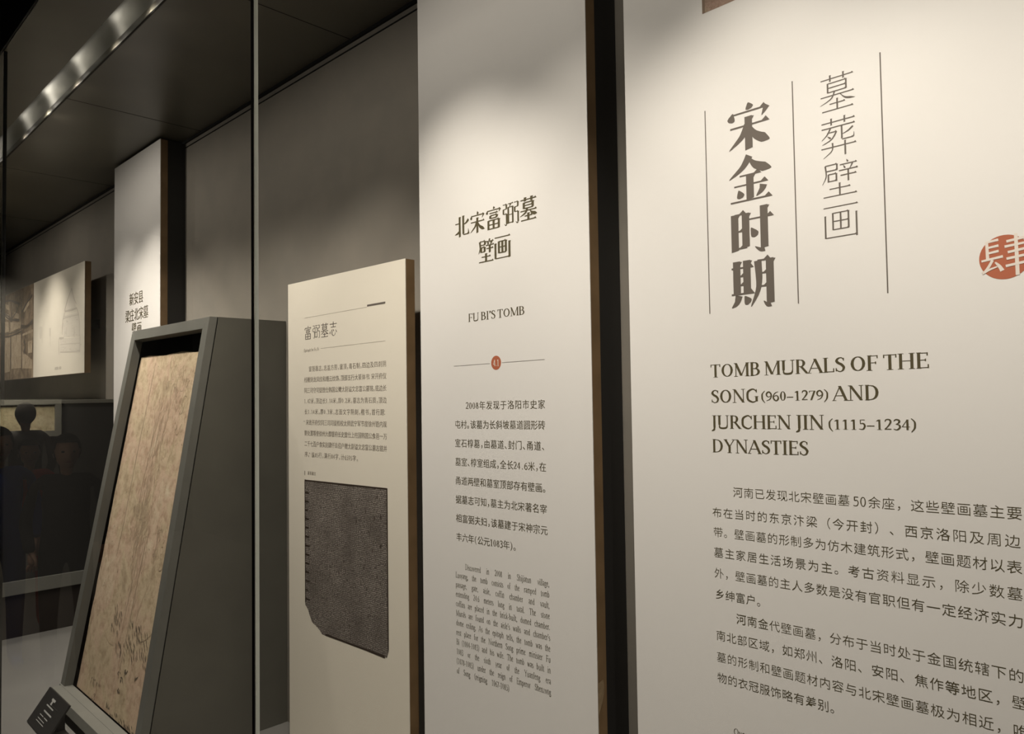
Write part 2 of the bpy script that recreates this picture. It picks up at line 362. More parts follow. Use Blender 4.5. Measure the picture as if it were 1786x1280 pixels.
def song(ink, ch, xc, zc, sx, sz, Wt, t):
    """Wt = stem weight, t = hairline weight, both in hundredths of the cell"""
    T = lambda P: [(xc+(x-50)/100*sx, zc+(y-50)/100*sz) for x, y in P]
    def add(P): ink.pts(T(P))
    for st in SONG[ch].split(';'):
        a = [float(q) for q in st[1:].split(',')]; c = st[0]
        if c == 'H':
            x0, x1, y = a; add([(x0, y-t/2), (x1, y-t/2), (x1, y+t/2), (x0, y+t/2)])
            if x1-x0 > 16:
                g = max(Wt*.55, t*1.3); add([(x1-g*1.7, y), (x1-g*.55, y+g*.95), (x1+g*.35, y-t/2)])
        elif c == 'V':
            x, y0, y1 = a; add([(x-Wt/2, y0), (x+Wt/2, y0+Wt*.18), (x+Wt/2, y1), (x-Wt/2, y1)])
            add([(x-Wt/2, y1), (x+Wt*.75, y1-Wt*.1), (x+Wt*.5, y1-Wt*.5), (x-Wt/2, y1-Wt*.2)])
        elif c == 'D':
            x0, y0, x1, y1 = a
            for q in ribbon([(x0, y0), ((x0+x1)/2, (y0+y1)/2), (x1, y1)], [t*.3, Wt*.45, Wt*.85, Wt*1.1, Wt*.45], 5): add(q)
        else:
            P = [(a[0], a[1]), (a[2], a[3]), (a[4], a[5])] if len(a) == 6 else [(a[0], a[1]), (a[2], a[3])]
            wd = {'P': [Wt, Wt*.85, Wt*.55, t*.4], 'N': [t*.6, Wt*.5, Wt*.95, Wt*1.15, Wt*.1], 'K': [Wt*.8, Wt*.5, t*.4]}[c]
            for q in ribbon(P, wd, 6): add(q)

# --- serif roman letters, cap height 1: s = stem, t = thin stem, h = hairline, serif feet, arcs, diagonals
def arc(cx, cy, rx, ry, a0, a1, n=6):
    return [(cx+rx*math.cos(math.radians(a0+(a1-a0)*i/n)), cy+ry*math.sin(math.radians(a0+(a1-a0)*i/n))) for i in range(n+1)]
# spec tokens: V x y0 y1 | T x y0 y1 (thin) | H x0 x1 y | D x0 y0 x1 y1 (thick) | d (thin diagonal) | F x y w (serif) | O cx cy rx ry a0 a1 (swelling arc) | C pts… (curve thin-thick-thin)
ROM = {
'A': (.74, 'd.02,0,.36,1;D.34,1,.66,0;H.15,.55,.33;F.06,0,.2;F.66,0,.24'), 'B': (.62, 'V.14,0,1;H.14,.3,.97;H.14,.3,.53;H.14,.3,.03;O.3,.75,.2,.235,-90,90;O.3,.28,.26,.265,-90,90;F.14,0,.2;F.14,1,.2'),
'C': (.68, 'C.6,.8,.5,.95,.36,.975,.14,.8,.1,.5,.14,.2,.36,.025,.52,.05,.63,.2;T.615,.72,.97'), 'D': (.76, 'V.14,0,1;H.14,.34,.97;H.14,.34,.03;O.32,.5,.33,.48,-90,90;F.14,0,.2;F.14,1,.2'),
'E': (.58, 'V.14,0,1;H.14,.5,.97;H.14,.42,.52;H.14,.52,.03;T.5,.8,1;T.53,0,.24;T.42,.44,.6;F.14,0,.2;F.14,1,.2'), 'F': (.54, 'V.14,0,1;H.14,.5,.97;H.14,.42,.5;T.5,.8,1;T.42,.42,.58;F.14,0,.26;F.14,1,.2'),
'G': (.74, 'C.6,.8,.5,.95,.36,.975,.14,.8,.1,.5,.14,.2,.36,.025,.5,.04,.62,.12;T.615,.74,.97;V.62,.06,.42;F.62,.43,.24'), 'H': (.78, 'V.15,0,1;V.63,0,1;H.15,.63,.52;F.15,0,.26;F.15,1,.26;F.63,0,.26;F.63,1,.26'),
'I': (.34, 'V.17,0,1;F.17,0,.28;F.17,1,.28'), 'J': (.36, 'V.2,.05,1;C.2,.1,.17,-.1,.02,-.2;F.2,1,.28'), 'L': (.58, 'V.14,0,1;H.14,.52,.03;T.53,0,.26;F.14,0,.2;F.14,1,.26'),
'M': (.92, 'T.13,0,1;D.13,1,.44,.04;d.44,.04,.76,1;V.79,0,1;F.13,0,.22;F.79,0,.26;F.1,1,.18;F.8,1,.22'), 'N': (.8, 'T.14,0,1;D.14,1,.66,0;T.66,0,1;F.14,0,.22;F.66,1,.22;F.1,1,.16'),
'O': (.78, 'O.39,.5,.31,.48,0,360'), 'P': (.58, 'V.14,0,1;H.14,.3,.97;H.14,.3,.46;O.3,.715,.22,.27,-90,90;F.14,0,.26;F.14,1,.2'), 'R': (.68, 'V.14,0,1;H.14,.3,.97;H.14,.3,.5;O.3,.735,.2,.25,-90,90;D.32,.5,.62,0;F.14,0,.24;F.14,1,.2;F.64,0,.16'),
'S': (.52, 'S.43,.84,.34,.97,.18,.94,.1,.76,.2,.6,.33,.5,.44,.3,.38,.08,.22,.02,.08,.16;T.435,.76,.95;T.075,.05,.26'), 'T': (.64, 'V.32,0,1;H.04,.6,.97;T.05,.78,1;T.59,.78,1;F.32,0,.28'),
'U': (.76, 'V.15,.28,1;T.63,.28,1;C.15,.32,.17,.08,.38,.02,.58,.09,.63,.32;F.15,1,.26;F.63,1,.22'), 'V': (.7, 'D.1,1,.36,0;d.36,0,.62,1;F.1,1,.24;F.62,1,.2'), 'Y': (.66, 'D.08,1,.33,.45;d.33,.45,.6,1;V.33,0,.48;F.33,0,.26;F.09,1,.22;F.58,1,.2'),
'a': (.44, 'C.08,.52,.14,.64,.24,.65,.32,.6,.34,.45;V.33,.04,.5;O.2,.18,.13,.17,70,290;H.2,.36,.35;H.33,.42,.03'), 'b': (.5, 'V.11,0,1;O.25,.33,.18,.32,-150,150;F.07,.98,.1'), 'c': (.42, 'C.37,.52,.26,.66,.09,.48,.09,.2,.24,.0,.39,.13'),
'd': (.52, 'V.39,0,1;O.25,.33,.18,.32,30,330;F.35,.98,.1;F.42,.02,.12'), 'e': (.44, 'H.1,.37,.4;C.37,.4,.3,.65,.12,.55,.08,.3,.2,.02,.38,.13'), 'f': (.32, 'V.13,0,.8;C.13,.75,.17,.98,.33,.94;H.03,.3,.63;F.13,0,.22'),
'g': (.46, 'O.22,.46,.15,.18,0,360;C.13,.3,.06,.16,.36,.06,.4,-.12,.2,-.24,.06,-.14,.14,.02;H.34,.45,.6'), 'h': (.52, 'V.12,0,1;C.12,.48,.24,.66,.37,.6,.4,.4;V.4,0,.45;F.12,0,.2;F.4,0,.2;F.08,.98,.1'),
'i': (.26, 'V.13,0,.64;F.13,0,.2;F.09,.63,.1;V.13,.84,.96'), 'j': (.26, 'V.13,-.1,.64;C.13,-.1,.08,-.26,-.04,-.2;F.09,.63,.1;V.13,.84,.96'), 'k': (.5, 'V.12,0,1;d.12,.25,.38,.62;D.22,.38,.44,0;F.12,0,.2;F.44,0,.14;F.38,.63,.16'),
'l': (.26, 'V.13,0,1;F.13,0,.2;F.09,.98,.1'), 'm': (.78, 'V.12,0,.64;V.39,0,.5;V.66,0,.5;C.12,.48,.24,.66,.36,.6,.39,.4;C.39,.48,.5,.66,.63,.6,.66,.4;F.12,0,.18;F.39,0,.16;F.66,0,.18'), 'n': (.52, 'V.12,0,.64;V.4,0,.5;C.12,.48,.24,.66,.37,.6,.4,.4;F.12,0,.2;F.4,0,.2;F.08,.62,.1'),
'o': (.48, 'O.24,.32,.18,.31,0,360'), 'p': (.5, 'V.11,-.27,.64;O.26,.32,.17,.31,-150,150;F.11,-.27,.2'), 'r': (.35, 'V.12,0,.64;C.12,.42,.2,.64,.33,.58;F.12,0,.2;F.08,.62,.1'),
's': (.38, 'S.3,.54,.2,.65,.09,.56,.12,.4,.28,.27,.32,.12,.2,0,.07,.1'), 't': (.3, 'V.13,.1,.8;C.13,.12,.17,0,.29,.06;H.02,.28,.63'), 'u': (.52, 'V.12,.16,.64;V.39,0,.64;C.12,.2,.17,0,.3,.02,.39,.16;F.08,.63,.1;F.42,.01,.1;F.35,.63,.1'),
'v': (.46, 'D.07,.64,.23,0;d.23,0,.39,.64;F.07,.64,.17;F.39,.64,.14'), 'w': (.68, 'D.07,.64,.21,0;d.21,0,.33,.6;D.33,.64,.47,0;d.47,0,.61,.64;F.07,.64,.17;F.61,.64,.14'), 'x': (.46, 'D.06,.64,.38,0;d.06,0,.37,.64;F.07,.64,.16;F.38,0,.16;F.06,0,.14;F.37,.64,.14'),
'y': (.46, 'D.07,.64,.24,0;d.13,-.25,.39,.64;F.07,.64,.17;F.39,.64,.14'), 'z': (.42, 'H.05,.37,.61;d.06,.02,.35,.62;H.05,.38,.03'),
'0': (.5, 'O.25,.48,.18,.47,0,360'), '1': (.5, 'V.26,0,.95;D.12,.8,.26,.95;F.26,0,.28'), '2': (.5, 'C.08,.74,.14,.93,.32,.95,.4,.72,.26,.35,.06,.05;H.06,.44,.04;H.06,.43,.08'), '3': (.5, 'C.08,.8,.2,.96,.38,.86,.34,.62,.18,.52;C.18,.52,.38,.44,.4,.18,.24,.0,.06,.08'),
'4': (.5, 'V.33,0,.95;d.04,.28,.33,.95;H.04,.46,.28'), '5': (.5, 'H.14,.42,.92;T.15,.55,.92;C.14,.56,.32,.58,.41,.34,.3,.04,.06,.05'), '6': (.5, 'C.42,.93,.2,.8,.08,.5,.1,.2,.25,.01,.4,.14,.41,.4,.28,.56,.11,.42'), '7': (.5, 'H.06,.44,.91;T.07,.76,.92;D.42,.92,.18,0'),
'8': (.5, 'O.25,.71,.13,.22,0,360;O.25,.25,.17,.25,0,360'), '9': (.5, 'C.08,.02,.3,.15,.42,.45,.4,.75,.25,.94,.1,.8,.09,.56,.22,.4,.39,.52'),
'(': (.32, 'C.28,1.05,.1,.75,.08,.4,.12,.1,.28,-.2'), ')': (.32, 'C.04,1.05,.22,.75,.24,.4,.2,.1,.04,-.2'), '-': (.34, 'H.05,.29,.32;H.05,.29,.35'), '–': (.5, 'H.03,.47,.32;H.03,.47,.36'), ',': (.24, 'C.13,.1,.15,.0,.06,-.18;V.12,0,.12'), '.': (.24, 'V.12,0,.13'), '’': (.22, 'C.12,1,.15,.88,.06,.72;V.11,.88,1'), ' ': (.20, ''), }
def roman_polys(ch, W_, t):
    out = []; spec = ROM[ch][1]
    for st in spec.split(';') if spec else []:
        a = [float(q) for q in st[1:].split(',')]; c = st[0]
        R_ = lambda x0, x1, y0, y1: out.append([(x0, y0), (x1, y0), (x1, y1), (x0, y1)])
        if c == 'V': R_(a[0]-W_/2, a[0]+W_/2, a[1], a[2])
        elif c == 'T': R_(a[0]-t*.6, a[0]+t*.6, a[1], a[2])
        elif c == 'H': R_(a[0], a[1], a[2]-t/2, a[2]+t/2)
        elif c == 'F': R_(a[0]-a[2]/2, a[0]+a[2]/2, a[1]-t*.35, a[1]+t*.35)
        elif c in 'Dd':
            h = (W_*1.08 if c == 'D' else t*1.2)/2; out.append([(a[0]-h, a[1]), (a[2]-h, a[3]), (a[2]+h, a[3]), (a[0]+h, a[1])])
        elif c == 'O':
            cx, cy, rx, ry, a0, a1 = a; n = max(6, int(abs(a1-a0)/22))
            for i in range(n):
                q = []
                for k, s in ((i, 1), (i+1, 1), (i+1, -1), (i, -1)):
                    th = math.radians(a0+(a1-a0)*k/n); ww = (t+(W_*1.08-t)*abs(math.cos(th))**1.3)/2
                    q.append((cx+(rx+s*ww-W_*.3)*math.cos(th), cy+(ry+s*ww-t*.3)*math.sin(th)))
                out.append(q)
        elif c in 'CS':
            P = list(zip(a[::2], a[1::2]))
            wd = [t, W_*.95, W_*.95, t] if c == 'C' else [t, t*1.4, W_, W_*1.15, W_, t*1.4, t]
            out += ribbon(P, wd, 4)
    return out
ROMC = {}
def roman(ink, s, x0, x1, zb, cap, W_=.135, t=.045, words=False):
    adv = [ROM[c][0] for c in s]
    if words:                                 # justify by widening the gaps between words
        k = cap*.90; nat = sum(a for c, a in zip(s, adv) if c != ' ')*k; g = ((x1-x0)-nat)/max(1, s.count(' '))
        if g < .16*cap: k *= ((x1-x0)-.16*cap*s.count(' '))/nat; g = .16*cap
    else: k = (x1-x0)/sum(adv); g = ROM[' '][0]*k
    x = x0
    for c, a in zip(s, adv):
        if c == ' ': x += g; continue
        key = (c, W_, t)
        if key not in ROMC: ROMC[key] = roman_polys(c, W_, t)
        for P in ROMC[key]: ink.pts([(x+px_*k, zb+pz*cap) for px_, pz in P])
        x += a*k
def rect(ink, x0, x1, z0, z1): ink.pts([(x0, z0), (x1, z0), (x1, z1), (x0, z1)])
def disc(ink, cx, cz, r, n=40): ink.pts([(cx+r*math.cos(2*math.pi*i/n), cz+r*math.sin(2*math.pi*i/n)) for i in range(n)])

P1 = [("余座，这些壁画墓主要分", -.4297, -.2378, -.1906, 9)]
B1 = [("河南已发现北宋壁画墓", -.6692, -.4781, -.1906, None), ("余座，这些壁画墓主要分", -.4297, -.2378, -.1906, 9),
      ("布在当时的东京汴梁（今开封）、西京洛阳及周边", -.7126, -.2413, -.2314, None),
      ("带。壁画墓的形制多为仿木建筑形式，壁画题材以表", -.7116, -.2403, -.2684, None),
      ("墓主家居生活场景为主。考古资料显示，除少数墓", -.7115, -.241, -.3065, None),
      ("外，壁画墓的主人多数是没有官职但有一定经济实力", -.7117, -.241, -.3453, None),
      ("乡绅富户。", -.7109, -.6278, -.3845, None),
      ("河南金代壁画墓，分布于当时处于金国统辖下的", -.6689, -.243, -.4235, None),
      ("南北部区域，如郑州、洛阳、安阳、焦作等地区，壁", -.711, -.240, -.4617, None),
      ("墓的形制和壁画题材内容与北宋壁画墓极为相近，唯", -.7109, -.240, -.5019, None),
      ("物的衣冠服饰略有差别。", -.7104, -.5012, -.5401, None)]
B2 = [("2008年发现于洛阳市史家", -1.4204, -1.1446), ("屯村。该墓为长斜坡墓道圆形砖", -1.4638, -1.1457), ("室石椁墓，由墓道、封门、甬道、", -1.4647, -1.1469),
      ("墓室、椁室组成，全长24.6米，在", -1.4638, -1.1446), ("甬道两壁和墓室顶部存有壁画。", -1.4647, -1.1458), ("据墓志可知，墓主为北宋著名宰", -1.4638, -1.1445),
      ("相富弼夫妇，该墓建于宋神宗元", -1.4636, -1.1433), ("丰六年(公元1083年)。", -1.4634, -1.2441)]
E2 = ["Discovered in 2008 in Shijiatun village,", "Luoyang, the tomb consists of the ramped tomb", "passage, gate, aisle, coffin chamber and vault,",
      "extending 24.6 meters long in total. The stone", "coffins are placed in the brick-built, domed chamber.", "Murals are found on the aisle’s walls and chamber’s",
      "dome ceiling. As the epitaph tells, the tomb was the", "rest place for the Northern Song prime minister Fu", "Bi (1004-1083) and his wife. The tomb was built in",
      "1083 or the sixth year of the Yuanfeng era", "(1078-1085) under the reign of Emperor Shenzong", "of Song (reigning 1067-1085)"]
B3 = ["富弼墓志，志盖方形，盝顶，青石制，四边及四刹阴", "线雕刻龙凤纹和缠云纹饰，顶部五行大篆体书：宋开府仪", "同三司守司徒致仕韩国公赠太尉谥文忠富公墓铭，底边长",
      "1.42米，顶边长1.14米，厚0.2米。墓志为青石质，顶边", "长1.14米，厚0.3米，志面文字阴刻，楷书，首行题：", "“宋故开府仪同三司司徒检校太师武宁军节度徐州管内观",
      "察处置等使徐州大都督府长史致仕上柱国韩国公食邑一万", "二千七百户食实封肆仟玖佰户赠太尉谥文忠富公墓志铭并", "序。”纵85行，满行84字，计6595字。"]
EN3 = "Epitaph for Fu Bi"
req = set()
for s, *_ in B1: req |= {(c, 'l') for c in s}
req |= {(c, 'l') for c in '50'}
for s, *_ in B2: req |= {(c, 'l') for c in s}
for s in B3: req |= {(c, 'l') for c in s}
req |= {(c, 'n') for c in EN3+'新安县梁庄北宋墓壁画'+'富弼墓志'}
load_glyphs({(c, s) for c, s in req if c not in ' 　'})

# ------------------------------------------------------------------ text boards
def board(name, label, cat, x0, x1, z0, z1, face='white', solid_black=False, th=.033):
    t = thing(name, label, cat, ((x0+x1)/2, PY, z0))
    cbox('face_sheet', face, (x0, x1, PY, PY+.002, z0, z1), t)
    cbox('board_core', 'brown', (x0+.0004, x1-.0004, PY+.002, PY+th, z0+.0004, z1-.0004), t)
    if solid_black: cbox('backing_block', 'solid_black', (x0+.002, x1-.002, PY+th, WY, z0, z1), t)  # black block closing the gap between board and wall
    else:
        for x in (x0+.12, x1-.15): cbox('bracket', 'black', (x, x+.03, PY+th, WY, (z0+z1)/2-.05 if z0 > -1 else z0, (z0+z1)/2), t)
    return t

# board 1: the big introduction panel
b1 = board('text_panel', 'large white introduction panel at the right with vertical calligraphy title and red seal', 'text panel', -.904, .35, FZ, CZ-.012, solid_black=False)
XR1 = -.72
i = Ink(XR1, slope=.0145)
for k, ch in enumerate('宋金时期'):
    zc = (.4876, .3901, .2943, .1970)[k]; song(i, ch, -.6296, zc - .0145*(.09), .087, (.0908, .0854, .0852, .0912)[k], 17, 3.6)
i.build('calligraphy_title', 'ink2', b1)
i = Ink(XR1, slope=.0145)
for k, ch in enumerate('墓葬壁画'):
    zc = (.5043, .4283, .3551, .2829)[k]; song(i, ch, -.4690, zc-.0145*.25, .061, (.0640, .066, .0606, .0585)[k], 4.6, 3.0)
i.build('thin_calligraphy_title', 'ink2', b1)
for x, za, zb in ((-.7178, .5402, .1464), (-.5453, .545, .1497), (-.3987, .5474, .1526)):
    i = Ink(x, slope=0); rect(i, x-.0010, x+.0010, zb, za); i.build('rule_line', 'ink2', b1)
i = Ink(XR1, slope=.0145)
roman(i, 'TOMB MURALS OF THE', -.7198, -.3417, .0245, .0243)
roman(i, 'SONG', -.7200, -.6235, -.0241, .0243); roman(i, '(960–1279)', -.6190, -.4980, -.0222, .0172, .12)
roman(i, 'AND', -.4905, -.4150, -.0232-.0005, .0243)
roman(i, 'JURCHEN JIN', -.7205, -.5060, -.0726, .0243); roman(i, '(1115–1234)', -.5000, -.3630, -.0722, .0172, .12)
roman(i, 'DYNASTIES', -.7200, -.5345, -.1176, .0243)
i.build('english_title', 'ink', b1)
i = Ink(XR1, slope=.0140)
for s, xa, xb, z, last in B1: line_pitch(i, s, xa, xb, z, .0205, 'l', last)
roman(i, '50', -.4640, -.4415, -.1985, .0165, .075, .065)
i.build('body_text', 'ink', b1)['kind'] = 'stuff'
i = Ink(XR1, slope=.0140); roman(i, 'Over', -.690, -.662, -.638, .0125, .10, .05); i.build('english_text', 'ink', b1)
i = Ink(-.2375, slope=.0145); disc(i, -.2375, .1886, .0325); i.build('seal_disc', 'red', b1)
i = Ink(-.2375, slope=.0145, lift=.00035)
def stroke(i, P, wd, cx, cz, s): 
    for q in ribbon([(cx+(x-50)/100*s, cz+(y-50)/100*s) for x, y in P], [w_*s/100 for w_ in wd], 4): i.pts(q)
for P, wd in [([(17, 46), (16, 90)], [7, 6]), ([(17, 88), (40, 91)], [5, 6]), ([(17, 74), (40, 77)], [5, 6]), ([(17, 61), (40, 64)], [5, 6]), ([(4, 44), (48, 50)], [5, 6]),
              ([(27, 44), (18, 28), (8, 16)], [6, 6, 4]), ([(5, 15), (20, 22), (36, 27)], [7, 5, 3]), ([(32, 38), (40, 28), (46, 16)], [3, 7, 9]),
              ([(76, 2), (75, 100)], [8, 7]), ([(56, 84), (96, 89)], [6, 6]), ([(94, 62), (94, 94)], [7, 6]), ([(52, 72), (106, 77)], [6, 5]), ([(58, 58), (98, 63)], [6, 6]), ([(55, 43), (99, 48)], [6, 6]), ([(53, 26), (106, 33)], [6, 6])]:
    stroke(i, P, wd, -.2385, .190, .062)
i.build('seal_character', 'pinkw', b1)
# printed picture strip at the top of board 1
i = Ink(XR1, slope=.0145); rect(i, -.7185, .30, .731, 1.12); pr_ = i.build('printed_picture', 'print_pink', b1)
i = Ink(XR1, slope=.0145, lift=.00035)
rect(i, -.7185, -.7125, .731, 1.12)
for k in range(26):
    x = -.70+k*.036+random.uniform(-.01, .01); z = .735+random.uniform(0, .25)
    for q in ribbon([(x, z), (x+random.uniform(-.02, .02), z+.04), (x+random.uniform(-.02, .03), z+.09)], [.001, .003, .001], 4): i.pts(q)
i.build('picture_lines', mat('picture_line_ink', (.22, .15, .10), .7), b1)['kind'] = 'stuff'

# board 2
b2 = board('text_panel', 'tall white text panel on the tomb, between the small epitaph panel and the introduction panel', 'text panel', -1.601, -1.0075, FZ, CZ-.012, solid_black=True)
X2 = -1.4638
i = Ink(X2)
for k, ch in enumerate('北宋富弼墓'): song(i, ch, -1.4262+k*.0593, .4352, .058, .0575, 9.5 if ch == '弼' else 13, 3.6 if ch == '弼' else 5.0)
for k, ch in enumerate('壁画'): song(i, ch, -1.3365+k*.0585, .3572, .058, .0585, 12.5, 4.6)
i.build('heading', 'ink', b2)
i = Ink(X2); roman(i, 'FU BI’S TOMB', -1.4060, -1.2060, .1838, .0203, .13, .05); i.build('english_heading', 'ink', b2)
i = Ink(X2); rect(i, -1.4643, -1.3275, .0722, .0732); rect(i, -1.2845, -1.1446, .0722, .0732); i.build('rule_line', 'ink2', b2)
i = Ink(-1.3057); disc(i, -1.3057, .0756, .0175, 32); i.build('seal_disc', 'red', b2)
i = Ink(-1.3057, lift=.00035); roman(i, '4.1', -1.3165, -1.2945, .0675, .0165, .12, .06); i.build('seal_number', 'pinkw', b2)
i = Ink(X2)
for k, (s, xa, xb) in enumerate(B2): line_fit(i, s, xa, xb, -.0308-.0484*k, .0232, 'l', shift=.0007)
i.build('body_text', 'ink', b2)['kind'] = 'stuff'
i = Ink(X2, slope=.020)
for k, s in enumerate(E2):
    roman(i, s, -1.4297 if k == 0 else -1.4668, -1.2764 if k == 11 else -1.1415, -.4505-.02445*k, .0145, .10, .045, words=True)
i.build('english_text', 'ink', b2)
ch_ = MB()   # chipped patch where the brown edging has broken off
P = [onp(1039, 1190), onp(1045, 1192), onp(1050, 1215), onp(1046, 1232), onp(1042, 1238)]
xe = -1.0075
ch_.poly([(xe+.0006, PY+.001, -.628), (xe+.0006, PY+.020, -.624), (xe+.0006, PY+.024, -.650), (xe+.0006, PY+.016, -.672), (xe+.0006, PY+.006, -.690), (xe+.0006, PY+.001, -.70)])
o = ch_.build('edge_chip', 'chip', b2); o['label'] = 'pale chipped patch on the brown edge'

# board 3: epitaph panel
b3 = board('epitaph_panel', 'low cream panel about the epitaph, with a dark ink rubbing print', 'text panel', -2.328, -1.6675, FZ, .385, face='cream')
X3 = -2.2215
i = Ink(X3, slope=.008); rect(i, -1.856, -1.7638, .2625, .2685); i.build('thick_rule', 'ink2', b3)
i = Ink(X3, slope=.010); rect(i, -2.2195, -1.856, .2602, .2610); rect(i, -2.1180, -1.7654, .1525, .1533); i.build('rule_line', 'ink3', b3)
i = Ink(X3)
for k, ch in enumerate('富弼墓志'): song(i, ch, -2.1975+k*.0515, .2105, .047, .046, 6.5 if ch == '弼' else 9, 3.5 if ch == '弼' else 4.5)
i.build('heading', 'ink2', b3)
i = Ink(X3); roman(i, EN3, -2.2235, -2.1285, .1475, .0095, .10, .07); i.build('english_heading', 'ink3', b3)
i = Ink(X3, slope=.004)
for k, s in enumerate(B3): line_fit(i, s, -2.1945 if k == 0 else -2.2235, -1.9075 if k == 8 else -1.7615, .0893-.0352*k, .0195, 'l', shift=.0006)
i.build('body_text', 'ink3', b3)['kind'] = 'stuff'
i = Ink(X3); rect(i, -2.2235, -2.2195, -.2615, -.2475); line_fit(i, '富弼墓志', -2.205, -2.151, -.2535, .0125, 'n'); i.build('caption', 'ink3', b3)
rub = [(-2.2235, -.2763), (-1.7612, -.2685), (-1.7612, -.7323), (-1.771, -.7538), (-1.860, -.7570), (-1.96, -.7595), (-2.04, -.7600), (-2.1191, -.7615), (-2.135, -.751), (-2.158, -.742), (-2.180, -.736), (-2.196, -.715), (-2.205, -.70), (-2.2225, -.687), (-2.2235, -.60), (-2.2205, -.595), (-2.2235, -.585)]
i = Ink(X3, slope=0); i.pts(rub); ru = i.build('rubbing_print', 'rub', b3); ru['label'] = 'dark ink rubbing with a broken lower left corner'
i = Ink(X3, slope=0, lift=.00035)
rect(i, -2.2235, -2.2185, -.68, -.278); rect(i, -1.7665, -1.7612, -.73, -.2695); i.pts([(-2.2235, -.2763), (-1.7612, -.2685), (-1.7612, -.2735), (-2.2235, -.2813)])
for k in range(13): rect(i, -2.2225, -2.196+random.uniform(-.006, .004), -.315-.029*k-.006, -.315-.029*k)
for P_ in ([(-1.78, -.7535), (-1.9, -.7545), (-2.1, -.7585)],):
    for q in ribbon(P_, [.008, .006, .006], 5): i.pts(q)
for k in range(46):
    x = random.uniform(-2.17, -1.79); z = random.uniform(-.72, -.30); rect(i, x, x+.0035, z, z+.0075+random.random()*.005)
i.build('rubbing_border', mat('rubbing_black', (.035, .022, .014), .6), b3)

# board 5 (behind the stand): tall panel
b5 = board('text_panel', 'narrow tall white text panel behind the leaning mural stand', 'text panel', -4.112, -3.4895, FZ, CZ-.012, solid_black=True)
i = Ink(-3.9)
for s, xa, xb, z in (('新安县', -3.890, -3.702, .485), ('梁庄北宋墓', -3.945, -3.636, .4063), ('壁画', -3.856, -3.719, .337)):
    line_fit(i, s, xa, xb, z-.37*.0+.0, .066, 'n', shift=.0035)
i.build('heading', 'ink', b5)

# board 4: picture board
b4 = board('picture_board', 'wide hanging picture board at the far left with a tomb photograph and pencil drawing', 'picture board', -7.2, -4.605, .150, .779, face='cream')
i = Ink(-5.7, slope=0); rect(i, -7.199, -5.700, .1505, .7785); i.build('tomb_photograph', 'photo', b4)
K = 1120/210
def cp(*pts): return [onp(a/K, 440+b/K) for a, b in pts]
i = Ink(-5.7, slope=0, lift=.00035)
for q in (cp((5, 800), (95, 795), (95, 1110), (5, 1130)), cp((105, 775), (195, 765), (195, 1075), (105, 1085)), cp((30, 560), (80, 580), (80, 630), (35, 615)), cp((135, 555), (180, 575), (175, 620), (135, 610)),
          cp((45, 480), (80, 490), (90, 540), (60, 530)), cp((5, 640), (80, 650), (85, 740), (5, 750)), cp((95, 650), (195, 650), (190, 700), (100, 740)), cp((210, 760), (305, 715), (305, 740), (210, 780)),
          cp((215, 520), (270, 430), (270, 490), (225, 560)), cp((205, 920), (300, 1000), (300, 1080), (205, 1080)), cp((260, 830), (300, 815), (300, 930), (260, 940))):
    i.pts(q)
i.build('photo_light_areas', 'photo_pale', b4)['kind'] = 'stuff'
i = Ink(-5.7, slope=0, lift=.0005)
for P_, wd in ((cp((0, 790), (100, 780), (200, 735)), .012), (cp((0, 760), (100, 755), (195, 715)), .008), (cp((200, 430), (203, 800), (205, 1080)), .014), (cp((99, 770), (99, 950), (100, 1090)), .012), (cp((195, 690), (250, 690), (305, 640)), .03),
              (cp((205, 560), (250, 470), (300, 400)), .022), (cp((20, 470), (90, 450), (185, 480)), .02), (cp((20, 540), (80, 620), (180, 630)), .018), (cp((10, 480), (40, 560), (110, 620)), .014), (cp((180, 480), (150, 560), (90, 640)), .014), (cp((225, 820), (235, 880), (220, 940)), .03)):
    for q in ribbon(P_, [wd, wd*.7, wd], 5): i.pts(q)
i.build('photo_dark_areas', 'photo_dark', b4)['kind'] = 'stuff'
i = Ink(-5.2, slope=0, lift=.00035)
for k in range(5):
    pass
for q in (cp((560, 800), (750, 790), (745, 930), (560, 930)), cp((595, 590), (735, 560), (745, 780), (590, 790)), cp((365, 690), (390, 690), (388, 800), (368, 805)), cp((458, 705), (475, 705), (472, 780), (460, 785)), cp((610, 540), (710, 520), (668, 345))): i.pts(q)
i.build('drawing_shade', 'pencil2', b4)['kind'] = 'stuff'
i = Ink(-5.2, slope=0, lift=.0005)
for P_, wd in ((cp((668, 335), (630, 440), (600, 545)), 4), (cp((668, 335), (690, 430), (712, 480)), 4), (cp((605, 550), (660, 535), (715, 518)), 6), (cp((600, 565), (585, 640), (578, 770)), 4), (cp((715, 520), (740, 640), (745, 920)), 4), (cp((552, 800), (570, 800), (595, 796)), 7), (cp((550, 800), (548, 860), (550, 950)), 3),
              (cp((590, 620), (640, 600), (735, 580)), 3), (cp((560, 930), (650, 925), (745, 915)), 3), (cp((620, 700), (618, 780)), 3), (cp((690, 690), (692, 790)), 4), (cp((560, 860), (650, 850), (745, 845)), 2.5), (cp((470, 700), (468, 870)), 2.5), (cp((395, 690), (395, 850)), 2), (cp((510, 1083), (530, 1078), (545, 1080)), 9), (cp((550, 1076), (570, 1074)), 9)):
    for q in ribbon(P_, [wd*.0016, wd*.0022, wd*.0016], 5): i.pts(q)
for k in range(40):
    x = random.uniform(575, 745); z = random.uniform(600, 930)
    for q in ribbon(cp((x, z), (x+random.uniform(6, 16), z-2)), [.004, .003], 2): i.pts(q)
i.build('drawing_lines', 'pencil', b4)['kind'] = 'stuff'

